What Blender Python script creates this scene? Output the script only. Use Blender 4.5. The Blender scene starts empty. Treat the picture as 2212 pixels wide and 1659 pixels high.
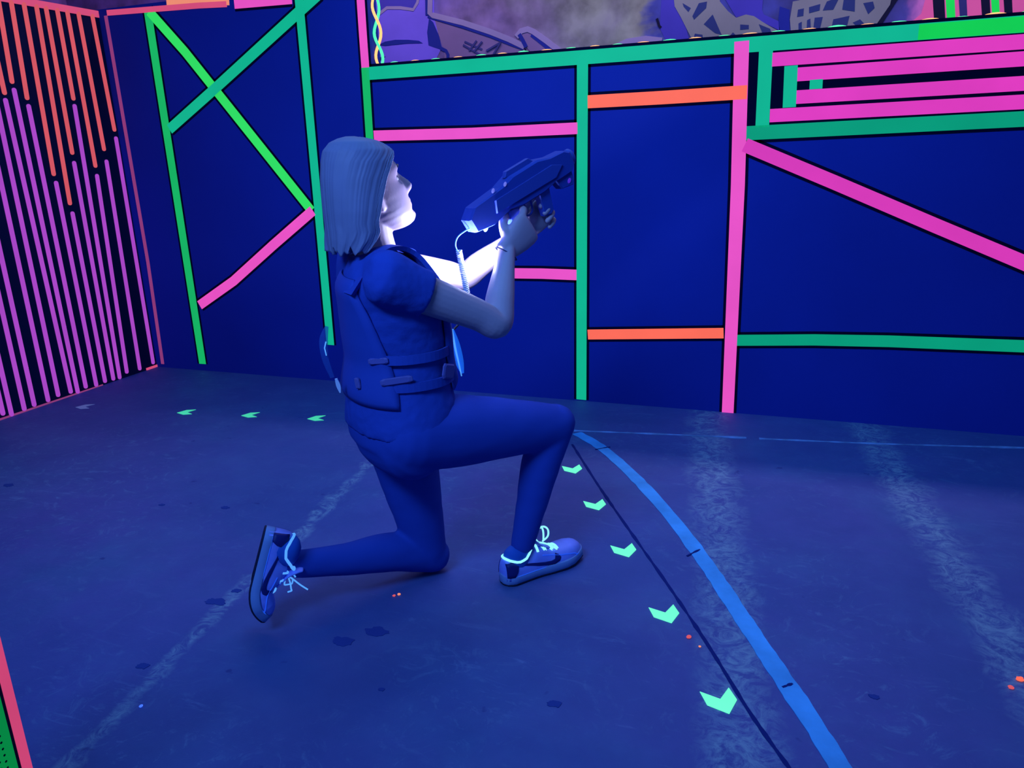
import bpy, bmesh, math, random
from mathutils import Vector, Matrix, noise
random.seed(7)
C = bpy.context.scene.collection
sc = bpy.context.scene
V = Vector
PI = math.pi

# ------------------------------------------------------------------ camera
F0 = 1708.14; IW, IH = 2212, 1659
YAW, PITCH, ROLL = map(math.radians, (21.18660, 16.45515, -1.97836))
CH = 1.15
fw = V((-math.sin(YAW)*math.cos(PITCH), math.cos(YAW)*math.cos(PITCH), -math.sin(PITCH)))
rt = V((math.cos(YAW), math.sin(YAW), 0)); up = rt.cross(fw)
r2 = math.cos(ROLL)*rt + math.sin(ROLL)*up
u2 = -math.sin(ROLL)*rt + math.cos(ROLL)*up
cam = bpy.data.objects.new('camera', bpy.data.cameras.new('camera')); C.objects.link(cam)
cam.matrix_world = Matrix(((r2.x, u2.x, -fw.x, 0), (r2.y, u2.y, -fw.y, 0), (r2.z, u2.z, -fw.z, CH), (0, 0, 0, 1)))
cam.data.sensor_width = 36; cam.data.lens = 36*F0/IW; cam.data.clip_start = .05
sc.camera = cam
def ray(x, y): return (fw*F0 + (x-IW/2)*r2 + (IH/2-y)*u2).normalized()
O = V((0, 0, CH))
def on(x, y, n, d):                       # survey: the point of the plane n.p = d seen at a pixel
    r = ray(x, y); n = V(n); return O + r*((d - n.dot(O))/n.dot(r))
YW = 3.45; XL = -3.57; YM = 5.3
def bw(x, y): p = on(x, y, (0, 1, 0), YW); return (p.x, p.z)
def lw(x, y): p = on(x, y, (1, 0, 0), XL); return (p.y, p.z)
def fl(x, y): p = on(x, y, (0, 0, 1), 0); return (p.x, p.y)
def mw(x, y): p = on(x, y, (0, 1, 0), YM); return (p.x, p.z)

# ------------------------------------------------------------------ materials
def s2l(c):
    return tuple(((v/255)/12.92 if v/255 <= .04045 else ((v/255+.055)/1.055)**2.4) for v in c)
def mat(name, col, rough=.6, emit=None, es=1., metal=0., bump=0., bscale=60., var=0., vscale=8., spec=.3, alpha=1., trans=0.):
    m = bpy.data.materials.new(name); m.use_nodes = True
    nt = m.node_tree; b = nt.nodes['Principled BSDF']
    b.inputs['Base Color'].default_value = (*col, 1); b.inputs['Roughness'].default_value = rough
    b.inputs['Metallic'].default_value = metal; b.inputs['Specular IOR Level'].default_value = spec
    b.inputs['Alpha'].default_value = alpha; b.inputs['Transmission Weight'].default_value = trans
    tc = nt.nodes.new('ShaderNodeTexCoord')
    if emit:
        b.inputs['Emission Color'].default_value = (*emit, 1); b.inputs['Emission Strength'].default_value = es
    if var:
        n = nt.nodes.new('ShaderNodeTexNoise'); n.inputs['Scale'].default_value = vscale; n.inputs['Detail'].default_value = 5
        mp = nt.nodes.new('ShaderNodeMapRange'); mp.inputs['From Min'].default_value = .3; mp.inputs['From Max'].default_value = .7
        mp.inputs['To Min'].default_value = 1-var; mp.inputs['To Max'].default_value = 1+var
        mx = nt.nodes.new('ShaderNodeMix'); mx.data_type = 'RGBA'; mx.blend_type = 'MULTIPLY'; mx.inputs[0].default_value = 1
        nt.links.new(tc.outputs['Object'], n.inputs['Vector']); nt.links.new(n.outputs['Fac'], mp.inputs['Value'])
        mx.inputs[6].default_value = (*(emit or col), 1); nt.links.new(mp.outputs['Result'], mx.inputs[7])
        nt.links.new(mx.outputs[2], b.inputs['Emission Color' if emit else 'Base Color'])
    if bump:
        n2 = nt.nodes.new('ShaderNodeTexNoise'); n2.inputs['Scale'].default_value = bscale; n2.inputs['Detail'].default_value = 6
        bp = nt.nodes.new('ShaderNodeBump'); bp.inputs['Strength'].default_value = bump; bp.inputs['Distance'].default_value = .01
        nt.links.new(tc.outputs['Object'], n2.inputs['Vector']); nt.links.new(n2.outputs['Fac'], bp.inputs['Height'])
        nt.links.new(bp.outputs['Normal'], b.inputs['Normal'])
    return m
def glow(name, rgb, k=.82, rough=.55):          # fluorescent pigment under black light
    c = s2l(rgb); return mat(name, tuple(v*.18 for v in c), rough, emit=c, es=k, var=.05, vscale=5, spec=.15)

M = {}
M['wall'] = mat('wall_blue_black', (.011, .030, .34), .8, bump=.06, bscale=40, var=.10, vscale=1.2, spec=.1)
M['wall_dark'] = mat('wall_black_paint', (.004, .007, .05), .8, bump=.06, bscale=40, spec=.1)
M['black'] = mat('matt_black', (.001, .003, .025), .85, spec=.05)
M['teal'] = glow('tape_teal', (16, 192, 148)); M['teal_d'] = glow('tape_teal_dull', (8, 165, 125))
M['green'] = glow('tape_green', (22, 192, 105)); M['lime'] = glow('tape_lime', (52, 238, 105))
M['lime2'] = glow('tape_leaf_green', (20, 218, 85)); M['pink'] = glow('tape_pink', (250, 88, 204)); M['pink_d'] = glow('tape_deep_pink', (232, 62, 190))
M['magenta'] = glow('tape_magenta', (228, 60, 188), .92); M['orange'] = glow('tape_orange', (255, 108, 86), .97)
M['peach'] = glow('tape_peach', (255, 150, 120)); M['coral'] = glow('paint_coral', (228, 92, 104))
M['rose'] = glow('paint_rose', (226, 82, 128)); M['mauve'] = glow('paint_mauve', (150, 62, 125))
M['violet'] = glow('paint_violet', (182, 76, 208)); M['arrow'] = glow('arrow_mint', (112, 255, 205), .95)
M['arrow_d'] = glow('arrow_mint_dull', (70, 215, 170), .9); M['arrow_w'] = glow('arrow_worn', (75, 90, 160), .8)
M['nearpink'] = glow('edge_pink', (222, 75, 125)); M['neargreen'] = glow('edge_green', (6, 145, 70))
M['cordg'] = glow('cord_green', (70, 240, 150), 1.7); M['cordo'] = glow('cord_orange', (255, 165, 100), 1.9)
M['line'] = mat('painted_floor_line', (.07, .38, .85), .7, var=.18, vscale=9, spec=.1, bump=.2, bscale=60)
M['paleline'] = mat('pale_floor_line', (.16, .30, .62), .8, var=.4, vscale=14, spec=.1)
M['crack'] = mat('floor_joint_dirt', (.01, .02, .16), .9, spec=.05)
M['blot'] = mat('floor_blot', (.025, .05, .26), .8, spec=.05)

# concrete floor: mottled, scuffed, with two worn joints
def floor_mat():
    m = bpy.data.materials.new('worn_concrete'); m.use_nodes = True
    nt = m.node_tree; N = nt.nodes; Lk = nt.links; b = N['Principled BSDF']
    geo = N.new('ShaderNodeTexCoord')
    def noi(sc_, det=8, rough=.6, dist=0., vec=None):
        n = N.new('ShaderNodeTexNoise'); n.inputs['Scale'].default_value = sc_; n.inputs['Detail'].default_value = det
        n.inputs['Roughness'].default_value = rough; n.inputs['Distortion'].default_value = dist
        Lk.new(vec or geo.outputs['Object'], n.inputs['Vector']); return n.outputs['Fac']
    def rng(v, a, b_, c=0., d=1.):
        n = N.new('ShaderNodeMapRange'); n.inputs['From Min'].default_value = a; n.inputs['From Max'].default_value = b_
        n.inputs['To Min'].default_value = c; n.inputs['To Max'].default_value = d; Lk.new(v, n.inputs['Value']); return n.outputs['Result']
    def mth(op, a, b_):
        n = N.new('ShaderNodeMath'); n.operation = op
        for i, q in enumerate((a, b_)):
            if isinstance(q, (int, float)): n.inputs[i].default_value = q
            else: Lk.new(q, n.inputs[i])
        return n.outputs[0]
    def mix(f, a, b_):
        n = N.new('ShaderNodeMix'); n.data_type = 'RGBA'
        if isinstance(f, (int, float)): n.inputs[0].default_value = f
        else: Lk.new(f, n.inputs[0])
        for i, q in ((6, a), (7, b_)):
            if isinstance(q, tuple): n.inputs[i].default_value = (*q, 1)
            else: Lk.new(q, n.inputs[i])
        return n.outputs[2]
    base = mix(rng(noi(1.1, 4), .38, .62), (.048, .088, .31), (.085, .085, .35))
    base = mix(rng(noi(2.2, 6), .45, .7, 0, .7), base, (.045, .14, .34))
    base = mix(rng(noi(7, 8, .7), .35, .75, 0, .45), base, (.028, .055, .23))
    # fine swirling scuffs
    mp = N.new('ShaderNodeMapping'); mp.inputs['Rotation'].default_value = (0, 0, .9); mp.inputs['Scale'].default_value = (1, 4, 1)
    Lk.new(geo.outputs['Object'], mp.inputs['Vector'])
    sw = noi(5, 9, .72, 1.6, mp.outputs['Vector'])
    patch = rng(noi(1.7, 3), .47, .66)
    base = mix(mth('MULTIPLY', rng(sw, .56, .72), mth('MULTIPLY', patch, .8)), base, (.14, .24, .50))
    sw2 = noi(10, 9, .75, 2.8)
    base = mix(mth('MULTIPLY', rng(sw2, .54, .68), mth('MULTIPLY', rng(noi(.9, 3), .42, .6), .55)), base, (.13, .25, .47))
    mp3 = N.new('ShaderNodeMapping'); mp3.inputs['Rotation'].default_value = (0, 0, -.7); mp3.inputs['Scale'].default_value = (1, 7, 1)
    Lk.new(geo.outputs['Object'], mp3.inputs['Vector'])
    base = mix(rng(noi(4, 6, .7, .9, mp3.outputs['Vector']), .64, .76, 0, .5), base, (.16, .24, .50))
    sep = N.new('ShaderNodeSeparateXYZ'); Lk.new(geo.outputs['Object'], sep.inputs[0])
    for (p, q, w) in (((1532, 955), (1590, 1500), .10), ((1900, 970), (2205, 1440), .09), ((760, 1040), (150, 1640), .03)):
        p = V(fl(*p)); q = V(fl(*q)); d = (q-p).normalized(); n_ = V((-d.y, d.x)); c0 = n_.dot(p)
        dist = mth('ABSOLUTE', mth('SUBTRACT', mth('ADD', mth('MULTIPLY', sep.outputs[0], n_.x), mth('MULTIPLY', sep.outputs[1], n_.y)), c0), 0)
        wob = mth('ADD', dist, mth('MULTIPLY', mth('SUBTRACT', noi(6, 5), .5), .13))
        band = rng(wob, w*.35, w, 1, 0)
        base = mix(mth('MULTIPLY', band, mth('MULTIPLY', rng(noi(16, 8, .75, 2.2), .42, .62), .70)), base, (.21, .36, .50))
    # small dark specks
    base = mix(rng(noi(11, 3), .70, .74, 0, .7), base, (.015, .03, .2))
    Lk.new(base, b.inputs['Base Color'])
    b.inputs['Roughness'].default_value = .62; b.inputs['Specular IOR Level'].default_value = .22
    bp = N.new('ShaderNodeBump'); bp.inputs['Strength'].default_value = .25; bp.inputs['Distance'].default_value = .01
    Lk.new(noi(24, 8, .7), bp.inputs['Height']); Lk.new(bp.outputs['Normal'], b.inputs['Normal'])
    return m
M['floor'] = floor_mat()

# ------------------------------------------------------------------ object helpers
def link(name, me, m=None, parent=None, smooth=False):
    o = bpy.data.objects.new(name, me); C.objects.link(o)
    if m:
        me.materials.clear(); me.materials.append(m)
    if parent: o.parent = parent
    if smooth:
        for p in me.polygons: p.use_smooth = True
    return o
def tag(o, label, cat, group=None):
    o['label'] = label; o['category'] = cat
    if group: o['group'] = group
    return o
def struct(o): o['kind'] = 'structure'; return o
def empty(name, loc, rz=0):
    o = bpy.data.objects.new(name, None); C.objects.link(o); o.location = loc; o.rotation_euler = (0, 0, rz); o.empty_display_size = .1; return o
def mesh(name, vs, fs):
    me = bpy.data.meshes.new(name); me.from_pydata([tuple(v) for v in vs], [], fs); me.update(); return me
def fixn(me):
    bm = bmesh.new(); bm.from_mesh(me); bmesh.ops.recalc_face_normals(bm, faces=bm.faces); bm.to_mesh(me); bm.free(); return me
def box(name, a, b, m, parent=None):
    xs, ys, zs = zip(a, b)
    vs = [(x, y, z) for x in xs for y in ys for z in zs]
    fs = [(0, 1, 3, 2), (4, 6, 7, 5), (0, 4, 5, 1), (2, 3, 7, 6), (0, 2, 6, 4), (1, 5, 7, 3)]
    return link(name, fixn(mesh(name, vs, fs)), m, parent)
# planes: (u, v, off) -> world, off = distance standing out from the surface
PB = lambda u, v, o: V((u, YW-o, v))
PL = lambda u, v, o: V((XL+o, u, v))
PF = lambda u, v, o: V((u, v, o))
PM = lambda u, v, o: V((u, YM-o, v))
def slab(P, poly, t0, t1):
    """flat shape with thickness, poly in plane coordinates"""
    n = len(poly); vs = [P(u, v, t1) for u, v in poly]+[P(u, v, t0) for u, v in poly]
    fs = [tuple(range(n)), tuple(range(2*n-1, n-1, -1))]+[(i, n+i, n+(i+1) % n, (i+1) % n) for i in range(n)]
    return fixn(mesh('slab', vs, fs))
def strip_poly(pts, w, ext=0., rnd=False):
    pts = [V(p) for p in pts]
    if ext:
        pts[0] = pts[0]-(pts[1]-pts[0]).normalized()*ext; pts[-1] = pts[-1]+(pts[-1]-pts[-2]).normalized()*ext
    L, R_ = [], []
    ws = w if isinstance(w, (list, tuple)) else [w]*len(pts)
    for i, p in enumerate(pts):
        d = (pts[min(i+1, len(pts)-1)]-pts[max(i-1, 0)]).normalized(); n = V((-d.y, d.x))
        L.append(p+n*ws[i]/2); R_.append(p-n*ws[i]/2)
    cap0, cap1 = [], []
    if rnd:
        for (pp, d, lst) in ((pts[-1], (pts[-1]-pts[-2]).normalized(), cap1), (pts[0], (pts[0]-pts[1]).normalized(), cap0)):
            n = V((-d.y, d.x))
            for k in range(1, 6):
                a = PI/2-k*PI/6; lst.append(pp+n*math.sin(a)*ws[0]/2+d*math.cos(a)*ws[0]/2)
    poly = L+cap1+R_[::-1]+cap0
    return [(p.x, p.y) for p in poly]
def tape(P, pts, w, m, lay=0, label=None, name='tape_strip', cat='tape', group=None, edge=.012, rnd=False, thick=.0012):
    z0 = .0006+lay*.0010
    o = link(name, slab(P, strip_poly(pts, w, rnd=rnd), .0003, z0+.0008+thick*.3), m)
    if edge:
        link('halo_strip', slab(P, strip_poly(pts, [x+2*edge for x in w] if isinstance(w, list) else w+2*edge, ext=0), 0.0001, .0005), M['black'], o)  # dark halo round the glowing tape, painted as a flat black strip
    if label: tag(o, label, cat, group)
    return o

# ------------------------------------------------------------------ room shell
ledge_z = bw(1258, 117)[1]
zl0 = bw(795, 147)[1]; zl1 = bw(2212, 33)[1]
LEDGE = (zl0+zl1)/2
TOPL = bw(232, 24)[1]
xj = bw(795, 90)[0]
zt = lambda x, y: bw(x, y)[1]
fo = struct(box('floor', (-9, -3, -.1), (6, 7, 0), M['floor']))
corner = (XL, YW)
# back wall: tall part left of the opening, low part under it
xs_ = bw(376, 10)[0]
def lshape():
    prof = [(XL-.1, 0), (xj, 0), (xj, 2.35), (xs_, 2.35), (xs_, TOPL+.012), (XL-.1, TOPL+.012)]
    return slab(lambda u, v, o: V((u, YW+o, v)), prof, .10, 0)
struct(link('wall_back_left', lshape(), M['wall']))
struct(box('wall_back', (xj, YW, 0), (5.2, YW+.10, LEDGE), M['wall']))
lw_top = [lw(-20, -16)[1], lw(218, 24)[1]]
LT = sum(lw_top)/2
struct(box('wall_left', (XL-.1, -1.2, 0), (XL, YW, LT), M['wall_dark']))
# far hall walls carrying the graffiti
def mural_mat():
    m = bpy.data.materials.new('mural_paint'); m.use_nodes = True
    nt = m.node_tree; N = nt.nodes; Lk = nt.links; b = N['Principled BSDF']
    tc = N.new('ShaderNodeTexCoord'); sep = N.new('ShaderNodeSeparateXYZ'); Lk.new(tc.outputs['Object'], sep.inputs[0])
    nz = N.new('ShaderNodeTexNoise'); nz.inputs['Scale'].default_value = 2.4; nz.inputs['Detail'].default_value = 5
    nz.inputs['Distortion'].default_value = .6; Lk.new(tc.outputs['Object'], nz.inputs['Vector'])
    ad = N.new('ShaderNodeMath'); ad.operation = 'MULTIPLY_ADD'; Lk.new(nz.outputs['Fac'], ad.inputs[0]); ad.inputs[1].default_value = 1.3
    Lk.new(sep.outputs[0], ad.inputs[2])
    x = lambda px: mw(px, 40)[0]
    mp = N.new('ShaderNodeMapRange'); a, b_ = x(60)+.65, x(2100)+.65
    mp.inputs['From Min'].default_value = a; mp.inputs['From Max'].default_value = b_; Lk.new(ad.outputs[0], mp.inputs['Value'])
    cr = N.new('ShaderNodeValToRGB'); Lk.new(mp.outputs['Result'], cr.inputs[0])
    f = lambda px: (x(px)+.65-a)/(b_-a)
    el = cr.color_ramp.elements
    stops = [(100, (.20, .07, .32)), (520, (.10, .05, .30)), (800, (.10, .07, .50)), (940, (.13, .08, .30)), (1060, (.16, .10, .24)),
             (1200, (.15, .13, .20)), (1330, (.20, .21, .19)), (1420, (.20, .20, .18)), (1470, (.03, .04, .28)), (1700, (.022, .03, .22)), (1920, (.04, .035, .22)), (1975, (.45, .12, .35))]
    while len(el) < len(stops): el.new(.5)
    for e, (px, c) in zip(el, stops): e.position = max(0, min(1, f(px))); e.color = (*c, 1)
    n2 = N.new('ShaderNodeTexNoise'); n2.inputs['Scale'].default_value = 6; n2.inputs['Detail'].default_value = 4; Lk.new(tc.outputs['Object'], n2.inputs['Vector'])
    m2 = N.new('ShaderNodeMapRange'); m2.inputs['From Min'].default_value = .35; m2.inputs['From Max'].default_value = .65; m2.inputs['To Min'].default_value = .55; m2.inputs['To Max'].default_value = 1.25
    Lk.new(n2.outputs['Fac'], m2.inputs['Value'])
    mx = N.new('ShaderNodeMix'); mx.data_type = 'RGBA'; mx.blend_type = 'MULTIPLY'; mx.inputs[0].default_value = 1
    Lk.new(cr.outputs[0], mx.inputs[6]); Lk.new(m2.outputs['Result'], mx.inputs[7]); Lk.new(mx.outputs[2], b.inputs['Base Color'])
    b.inputs['Roughness'].default_value = .8
    return m
M['mural'] = mural_mat()
def mpaint(n, c): M[n] = mat(n, c, .8, spec=.1, var=.12, vscale=3); return M[n]
for n, c in dict(m_light=(.24, .19, .36), m_dark=(.012, .02, .22), m_shade=(.05, .04, .34), m_bone=(.19, .19, .21), m_hole=(.022, .035, .14), m_black=(.006, .006, .03),
                 m_pink=(.62, .14, .42), m_green=(.05, .60, .12), m_lilac=(.15, .10, .62), m_ink=(.035, .035, .16), m_flesh=(.17, .11, .25)).items(): mpaint(n, c)
M['m_green'] = M['lime2']; M['m_pink'] = glow('mural_pink', (205, 82, 158), .8)
mural = struct(box('wall_rear', (-9, YM, 0), (5.2, YM+.1, 4.2), M['mural']))
struct(box('wall_far_left', (-5.9, -1.2, 0), (-5.8, YM, 4.2), M['mural']))
def painted(pts, m, lay=0, w=None, name='painted_shape', rnd=False):
    q = [mw(*p) for p in pts]
    if w: q = strip_poly(q, w)
    return link(name, slab(PM, q, 0, .0015+.001*lay), M[m], mural)
# purple shapes at the left of the opening
painted([(812, -30), (938, -30), (938, 36), (946, 70), (952, 108), (940, 132), (812, 142)], 'm_lilac', 0)
painted([(830, -30), (908, -30), (897, 20), (868, 18), (836, 16), (812, 34)], 'm_shade', 1)
painted([(812, 36), (836, 17), (866, 17), (893, 21), (902, 6), (905, -10)], 'm_light', 2, .02)
painted([(927, 40), (936, 48), (948, 76), (956, 108), (940, 103), (926, 98), (923, 70)], 'm_dark', 1)
painted([(818, 97), (832, 90), (854, 86), (882, 86), (905, 88), (913, 93), (880, 94), (850, 97), (832, 99)], 'm_dark', 2)
painted([(818, 134), (833, 122), (818, 124)], 'm_dark', 2)
painted([(952, 104), (964, 110), (968, 118), (968, 136)], 'm_dark', 2, .022)
painted([(912, 137), (930, 132), (960, 129), (970, 127), (970, 133), (930, 136)], 'm_dark', 3)
# lower flesh-grey panel with the scribbled sign, outlined
painted([(938, 36), (1000, 56), (1060, 75), (1112, 92), (1133, 103), (1137, 118), (1147, 124), (960, 138), (960, 110), (946, 70)], 'm_flesh', 0)
painted([(923, -20), (924, 33)], 'm_dark', 3, .03)
painted([(930, -20), (929, 29), (935, 33), (1000, 49), (1060, 69), (1100, 85), (1133, 101)], 'm_light', 4, .035)
painted([(925, 33), (940, 38), (1000, 56), (1060, 76), (1100, 92), (1131, 103)], 'm_dark', 3, .03)
painted([(1132, 101), (1140, 112), (1149, 126), (1133, 126), (1135, 112)], 'm_black', 3)
painted([(1119, 80), (1128, 68), (1141, 66), (1160, 80), (1185, 96), (1212, 118), (1155, 122), (1136, 100)], 'm_flesh', 1)
painted([(1116, 80), (1126, 67), (1140, 63), (1152, 68), (1180, 88), (1214, 114)], 'm_light', 4, .035)
painted([(1122, 74), (1130, 88), (1137, 102)], 'm_dark', 5, .025)
painted([(1148, 75), (1172, 94), (1196, 114)], 'm_dark', 3, .022)
for n_i, (a, b_) in enumerate((((1004, 90), (1042, 107)), ((1001, 97), (1044, 122)), ((1030, 88), (1014, 110)), ((1042, 90), (1024, 112)), ((1051, 110), (1082, 92)), ((1082, 92), (1066, 119)))):
    painted([a, b_], 'm_ink', 3+n_i, .012, 'painted_stroke')
painted([(1300, 128), (1325, 104), (1355, 90), (1395, 84), (1430, 88)], 'm_light', 3, .035)
painted([(1310, 130), (1335, 106), (1360, 96), (1395, 90), (1425, 95)], 'm_dark', 2, .03)
painted([(1419, 40), (1424, 56), (1428, 60)], 'm_black', 2, .015)
# lattice shapes
k = lambda L: [(1440+x*.3496, y*.3496) for x, y in L]
painted([(1430, -20), (1476, -20), (1472, 20), (1480, 50), (1488, 84), (1440, 92), (1425, 60)], 'm_shade', 0)
painted(k([(40, -60), (320, -60), (330, 10), (380, 70), (430, 110), (490, 90), (540, 100), (600, 140), (660, 175), (690, 190), (690, 240), (150, 280), (150, 230), (90, 110), (50, 40)]), 'm_bone', 2)
for h in ([(100, 20), (150, 50), (135, 75), (105, 40)], [(200, 20), (250, 10), (245, 50), (170, 122), (160, 100)], [(285, 90), (340, 215), (300, 205), (230, 150)],
          [(455, 152), (508, 155), (508, 180), (455, 185)], [(175, 208), (222, 215), (225, 252), (160, 262)], [(570, 150), (640, 178), (650, 215), (590, 200)], [(390, 225), (410, 200), (450, 240)]):
    painted(k(h), 'm_hole', 3)
painted(k([(330, -60), (600, -60), (590, 60), (600, 90), (690, 130), (700, 190), (600, 140), (490, 90), (430, 108)]), 'm_shade', 1)
painted(k([(700, 40), (760, 60), (758, 230), (700, 230), (690, 120)]), 'm_dark', 1)
painted(k([(780, 10), (880, -10), (1000, -60), (1400, -60), (1380, 30), (1290, 160), (1230, 190), (1100, 200), (770, 220), (762, 120)]), 'm_bone', 2)
for h in ([(812, 60), (848, 52), (845, 98), (806, 105)], [(880, 45), (950, 25), (945, 65), (880, 82)], [(990, 10), (1070, -20), (1030, 60), (965, 65)], [(1100, -40), (1165, -40), (1162, 72), (1085, 60)],
          [(1215, 20), (1275, 10), (1285, 50), (1245, 88)], [(815, 145), (835, 135), (835, 190), (815, 195)], [(868, 125), (888, 115), (892, 190), (865, 192)], [(915, 110), (965, 105), (945, 190), (905, 192)],
          [(1030, 120), (1130, 98), (1110, 180), (1015, 188)], [(1150, 140), (1195, 120), (1225, 150), (1190, 178)]):
    painted(k(h), 'm_hole', 3)
painted(k([(1400, -60), (1440, -20), (1330, 150), (1260, 180), (1310, 130)]), 'm_black', 1)
# striped end of the mural
painted([(1955, 60), (1990, 30), (2010, -40), (2320, -60), (2320, 60)], 'm_pink', 1)
for a, b_, m_ in ((2012, 2042, 'm_black'), (2040, 2064, 'm_green'), (2068, 2090, 'm_ink'), (2116, 2140, 'm_black'), (2138, 2160, 'm_green'), (2165, 2188, 'm_black')):
    painted([(a, -40), (b_-4, -40), (b_, 48), (a+6, 50)], m_, 3, name='painted_stripe')

# ------------------------------------------------------------------ tape on the tall back-left wall
G1 = 'tape strips on the tall back-left wall'
def B(*pts): return [bw(*p) for p in pts]
# coral painted edging round the corner
def edgeband(pts, w, m, label, P, cv, cat='edging'):
    o = link('painted_edging', slab(P, strip_poly([cv(*p) for p in pts], w), 0, .004), M[m]); return tag(o, label, cat)
edgeband([(232, 28), (430, 12), (490, 9)], .026, 'rose', 'thin rose painted edging along top of tall back wall beside the left corner', PB, bw)
edgeband([(229, 34), (320, 566), (352, 786)], .020, 'mauve', 'dull mauve painted edging running down the left corner of the room', PB, bw)
tape(PB, B((645, -12), (692, 500), (714, 745)), .046, M['teal'], 0, 'long teal tape running down behind the kneeling person’s hair and back', edge=.012)
tape(PB, B((319, 22), (378, 400), (438, 786)), .048, M['green'], 0, 'long green upright tape nearest the left corner')
tape(PB, B((322, 24), (400, 112), (673, 455)), .048, M['lime'], 1, 'bright lime diagonal tape falling from top of left upright')
tape(PB, B((690, -14), (460, 196), (367, 279)), .050, M['teal'], 2, 'teal diagonal tape crossing over the lime diagonal')
tape(PB, B((676, 455), (590, 530), (505, 607), (432, 659)), .050, M['pink'], 2, 'pink diagonal tape below the lime diagonal')
o = tape(PB, B((360, 0), (495, -1)), .05, M['peach'], 1, 'peach tape at the very top of tall back wall', edge=0)
tape(PB, B((506, 2), (630, -9)), .07, M['pink'], 1, 'short pink tape at the top edge of tall back wall left of teal upright')
tape(PB, B((778, -20), (784, 70), (789.5, 146)), .040, M['pink'], 1, 'pink upright tape on the left side of wall opening')
tape(PB, B((789, 146), (799, 305), (815, 500)), .040, M['green'], 0, 'green upright tape below the opening corner, ending behind the head')

# ------------------------------------------------------------------ tape on the low back wall
tape(PB, [(xj-.02, LEDGE-.026), (5.1, LEDGE-.026)], .056, M['teal'], 0, 'wide teal tape running all along the top of the low back wall')
tape(PB, [(bw(1985, 60)[0], LEDGE-.027), (5.09, LEDGE-.027)], .052, M['lime2'], 1, 'bright green tape over the right end of the ledge tape', edge=0)
tape(PB, B((1258.5, 130), (1257, 490), (1256, 863)), .048, M['teal'], 1, 'teal upright tape between the person and the orange tapes')
tape(PB, B((808, 293.5), (1020, 288), (1248, 277)), .048, M['pink'], 1, 'pink level tape above the person’s head and gun', rnd=False)
tape(PB, B((1085, 590), (1170, 591), (1249, 594)), .048, M['pink'], 0, 'short pink level tape just right of the forearms')
tape(PB, B((1602.5, 89), (1594, 400), (1572, 892)), [.056, .055, .050], M['pink'], 2, 'long pink upright tape from ledge to floor right of the orange tapes')
tape(PB, B((1270, 220), (1430, 211), (1614, 199)), .052, M['orange'], 3, 'upper orange level tape near the ledge')
tape(PB, B((1270, 722.5), (1563, 719.5)), .046, M['orange'], 1, 'lower orange level tape near the floor')
tape(PB, B((1584, 735), (1760, 734), (1920, 737), (2215, 748), (2400, 756)), .048, M['teal_d'], 1, 'lower teal level tape at right, meeting the pink upright')
tape(PB, B((1609, 313), (1800, 393), (2020, 487), (2215, 569), (2400, 648)), .054, M['pink_d'], 3, 'pink diagonal tape falling to the right edge of picture')
# barred box at upper right
panel = link('black_area', slab(PB, [bw(1613, 112), (5.1, LEDGE-.05), (5.1, bw(2212, 262)[1]), bw(1608, 290)], .0002, .0006), M['black'])  # one flat black area drawn behind the bars
tag(panel, 'black painted panel behind the pink bars at upper right', 'painted panel')
tape(PB, B((1655, 105), (1646.5, 275)), .052, M['teal'], 1, 'teal upright tape at left end of the pink bars', edge=0)
tape(PB, B((1610, 288), (2212, 257), (2400, 247)), .054, M['teal_d'], 1, 'teal level tape closing off the pink bars from below')
GB = 'pink bars at upper right'
for a, b_, c, lb in (((1668, 129), (2212, 90), (2400, 76), 'topmost of the four level pink bars under the ledge'), ((1722, 161), (2212, 127), (2400, 114), 'second pink bar from the top, starting beside the small teal block'),
                     ((1720, 210), (2212, 180), (2400, 168), 'third pink bar from the top, below the black gap'), ((1663, 250), (2212, 220), (2400, 209), 'lowest of the four level pink bars')):
    tape(PB, B(a, b_, c), .050, M['magenta'], 1, lb, name='pink_bar', group=GB, edge=0)
tape(PB, B((1709, 142), (1705, 232)), .049, M['teal'], 3, 'short teal upright block at the left ends of the middle pink bars', edge=0)
tape(PB, B((1749, 183), (1777, 181)), .034, M['teal'], 2, 'tiny teal square sitting in the black gap between pink bars', edge=0)

# twisted light cords on the jamb and on the ledge
def tube(path, r, m, name='tube', parent=None, seg=8, cyc=False):
    path = [V(p) for p in path]; n = len(path); vs = []; fs = []
    rr = r if isinstance(r, (list, tuple)) else [r]*n
    t = (path[1]-path[0]).normalized(); u = t.orthogonal().normalized()
    for i, p in enumerate(path):
        t = (path[min(i+1, n-1)]-path[max(i-1, 0)]).normalized()
        u = (u-t*u.dot(t)).normalized(); w = t.cross(u)
        for k_ in range(seg):
            a = 2*PI*k_/seg; vs.append(p+u*math.cos(a)*rr[i]+w*math.sin(a)*rr[i])
    for i in range(n-1):
        for k_ in range(seg):
            fs.append((i*seg+k_, i*seg+(k_+1) % seg, (i+1)*seg+(k_+1) % seg, (i+1)*seg+k_))
    fs.append(tuple(range(seg))[::-1]); fs.append(tuple((n-1)*seg+k_ for k_ in range(seg)))
    return link(name, mesh(name, vs, fs), m, parent, True)
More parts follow.
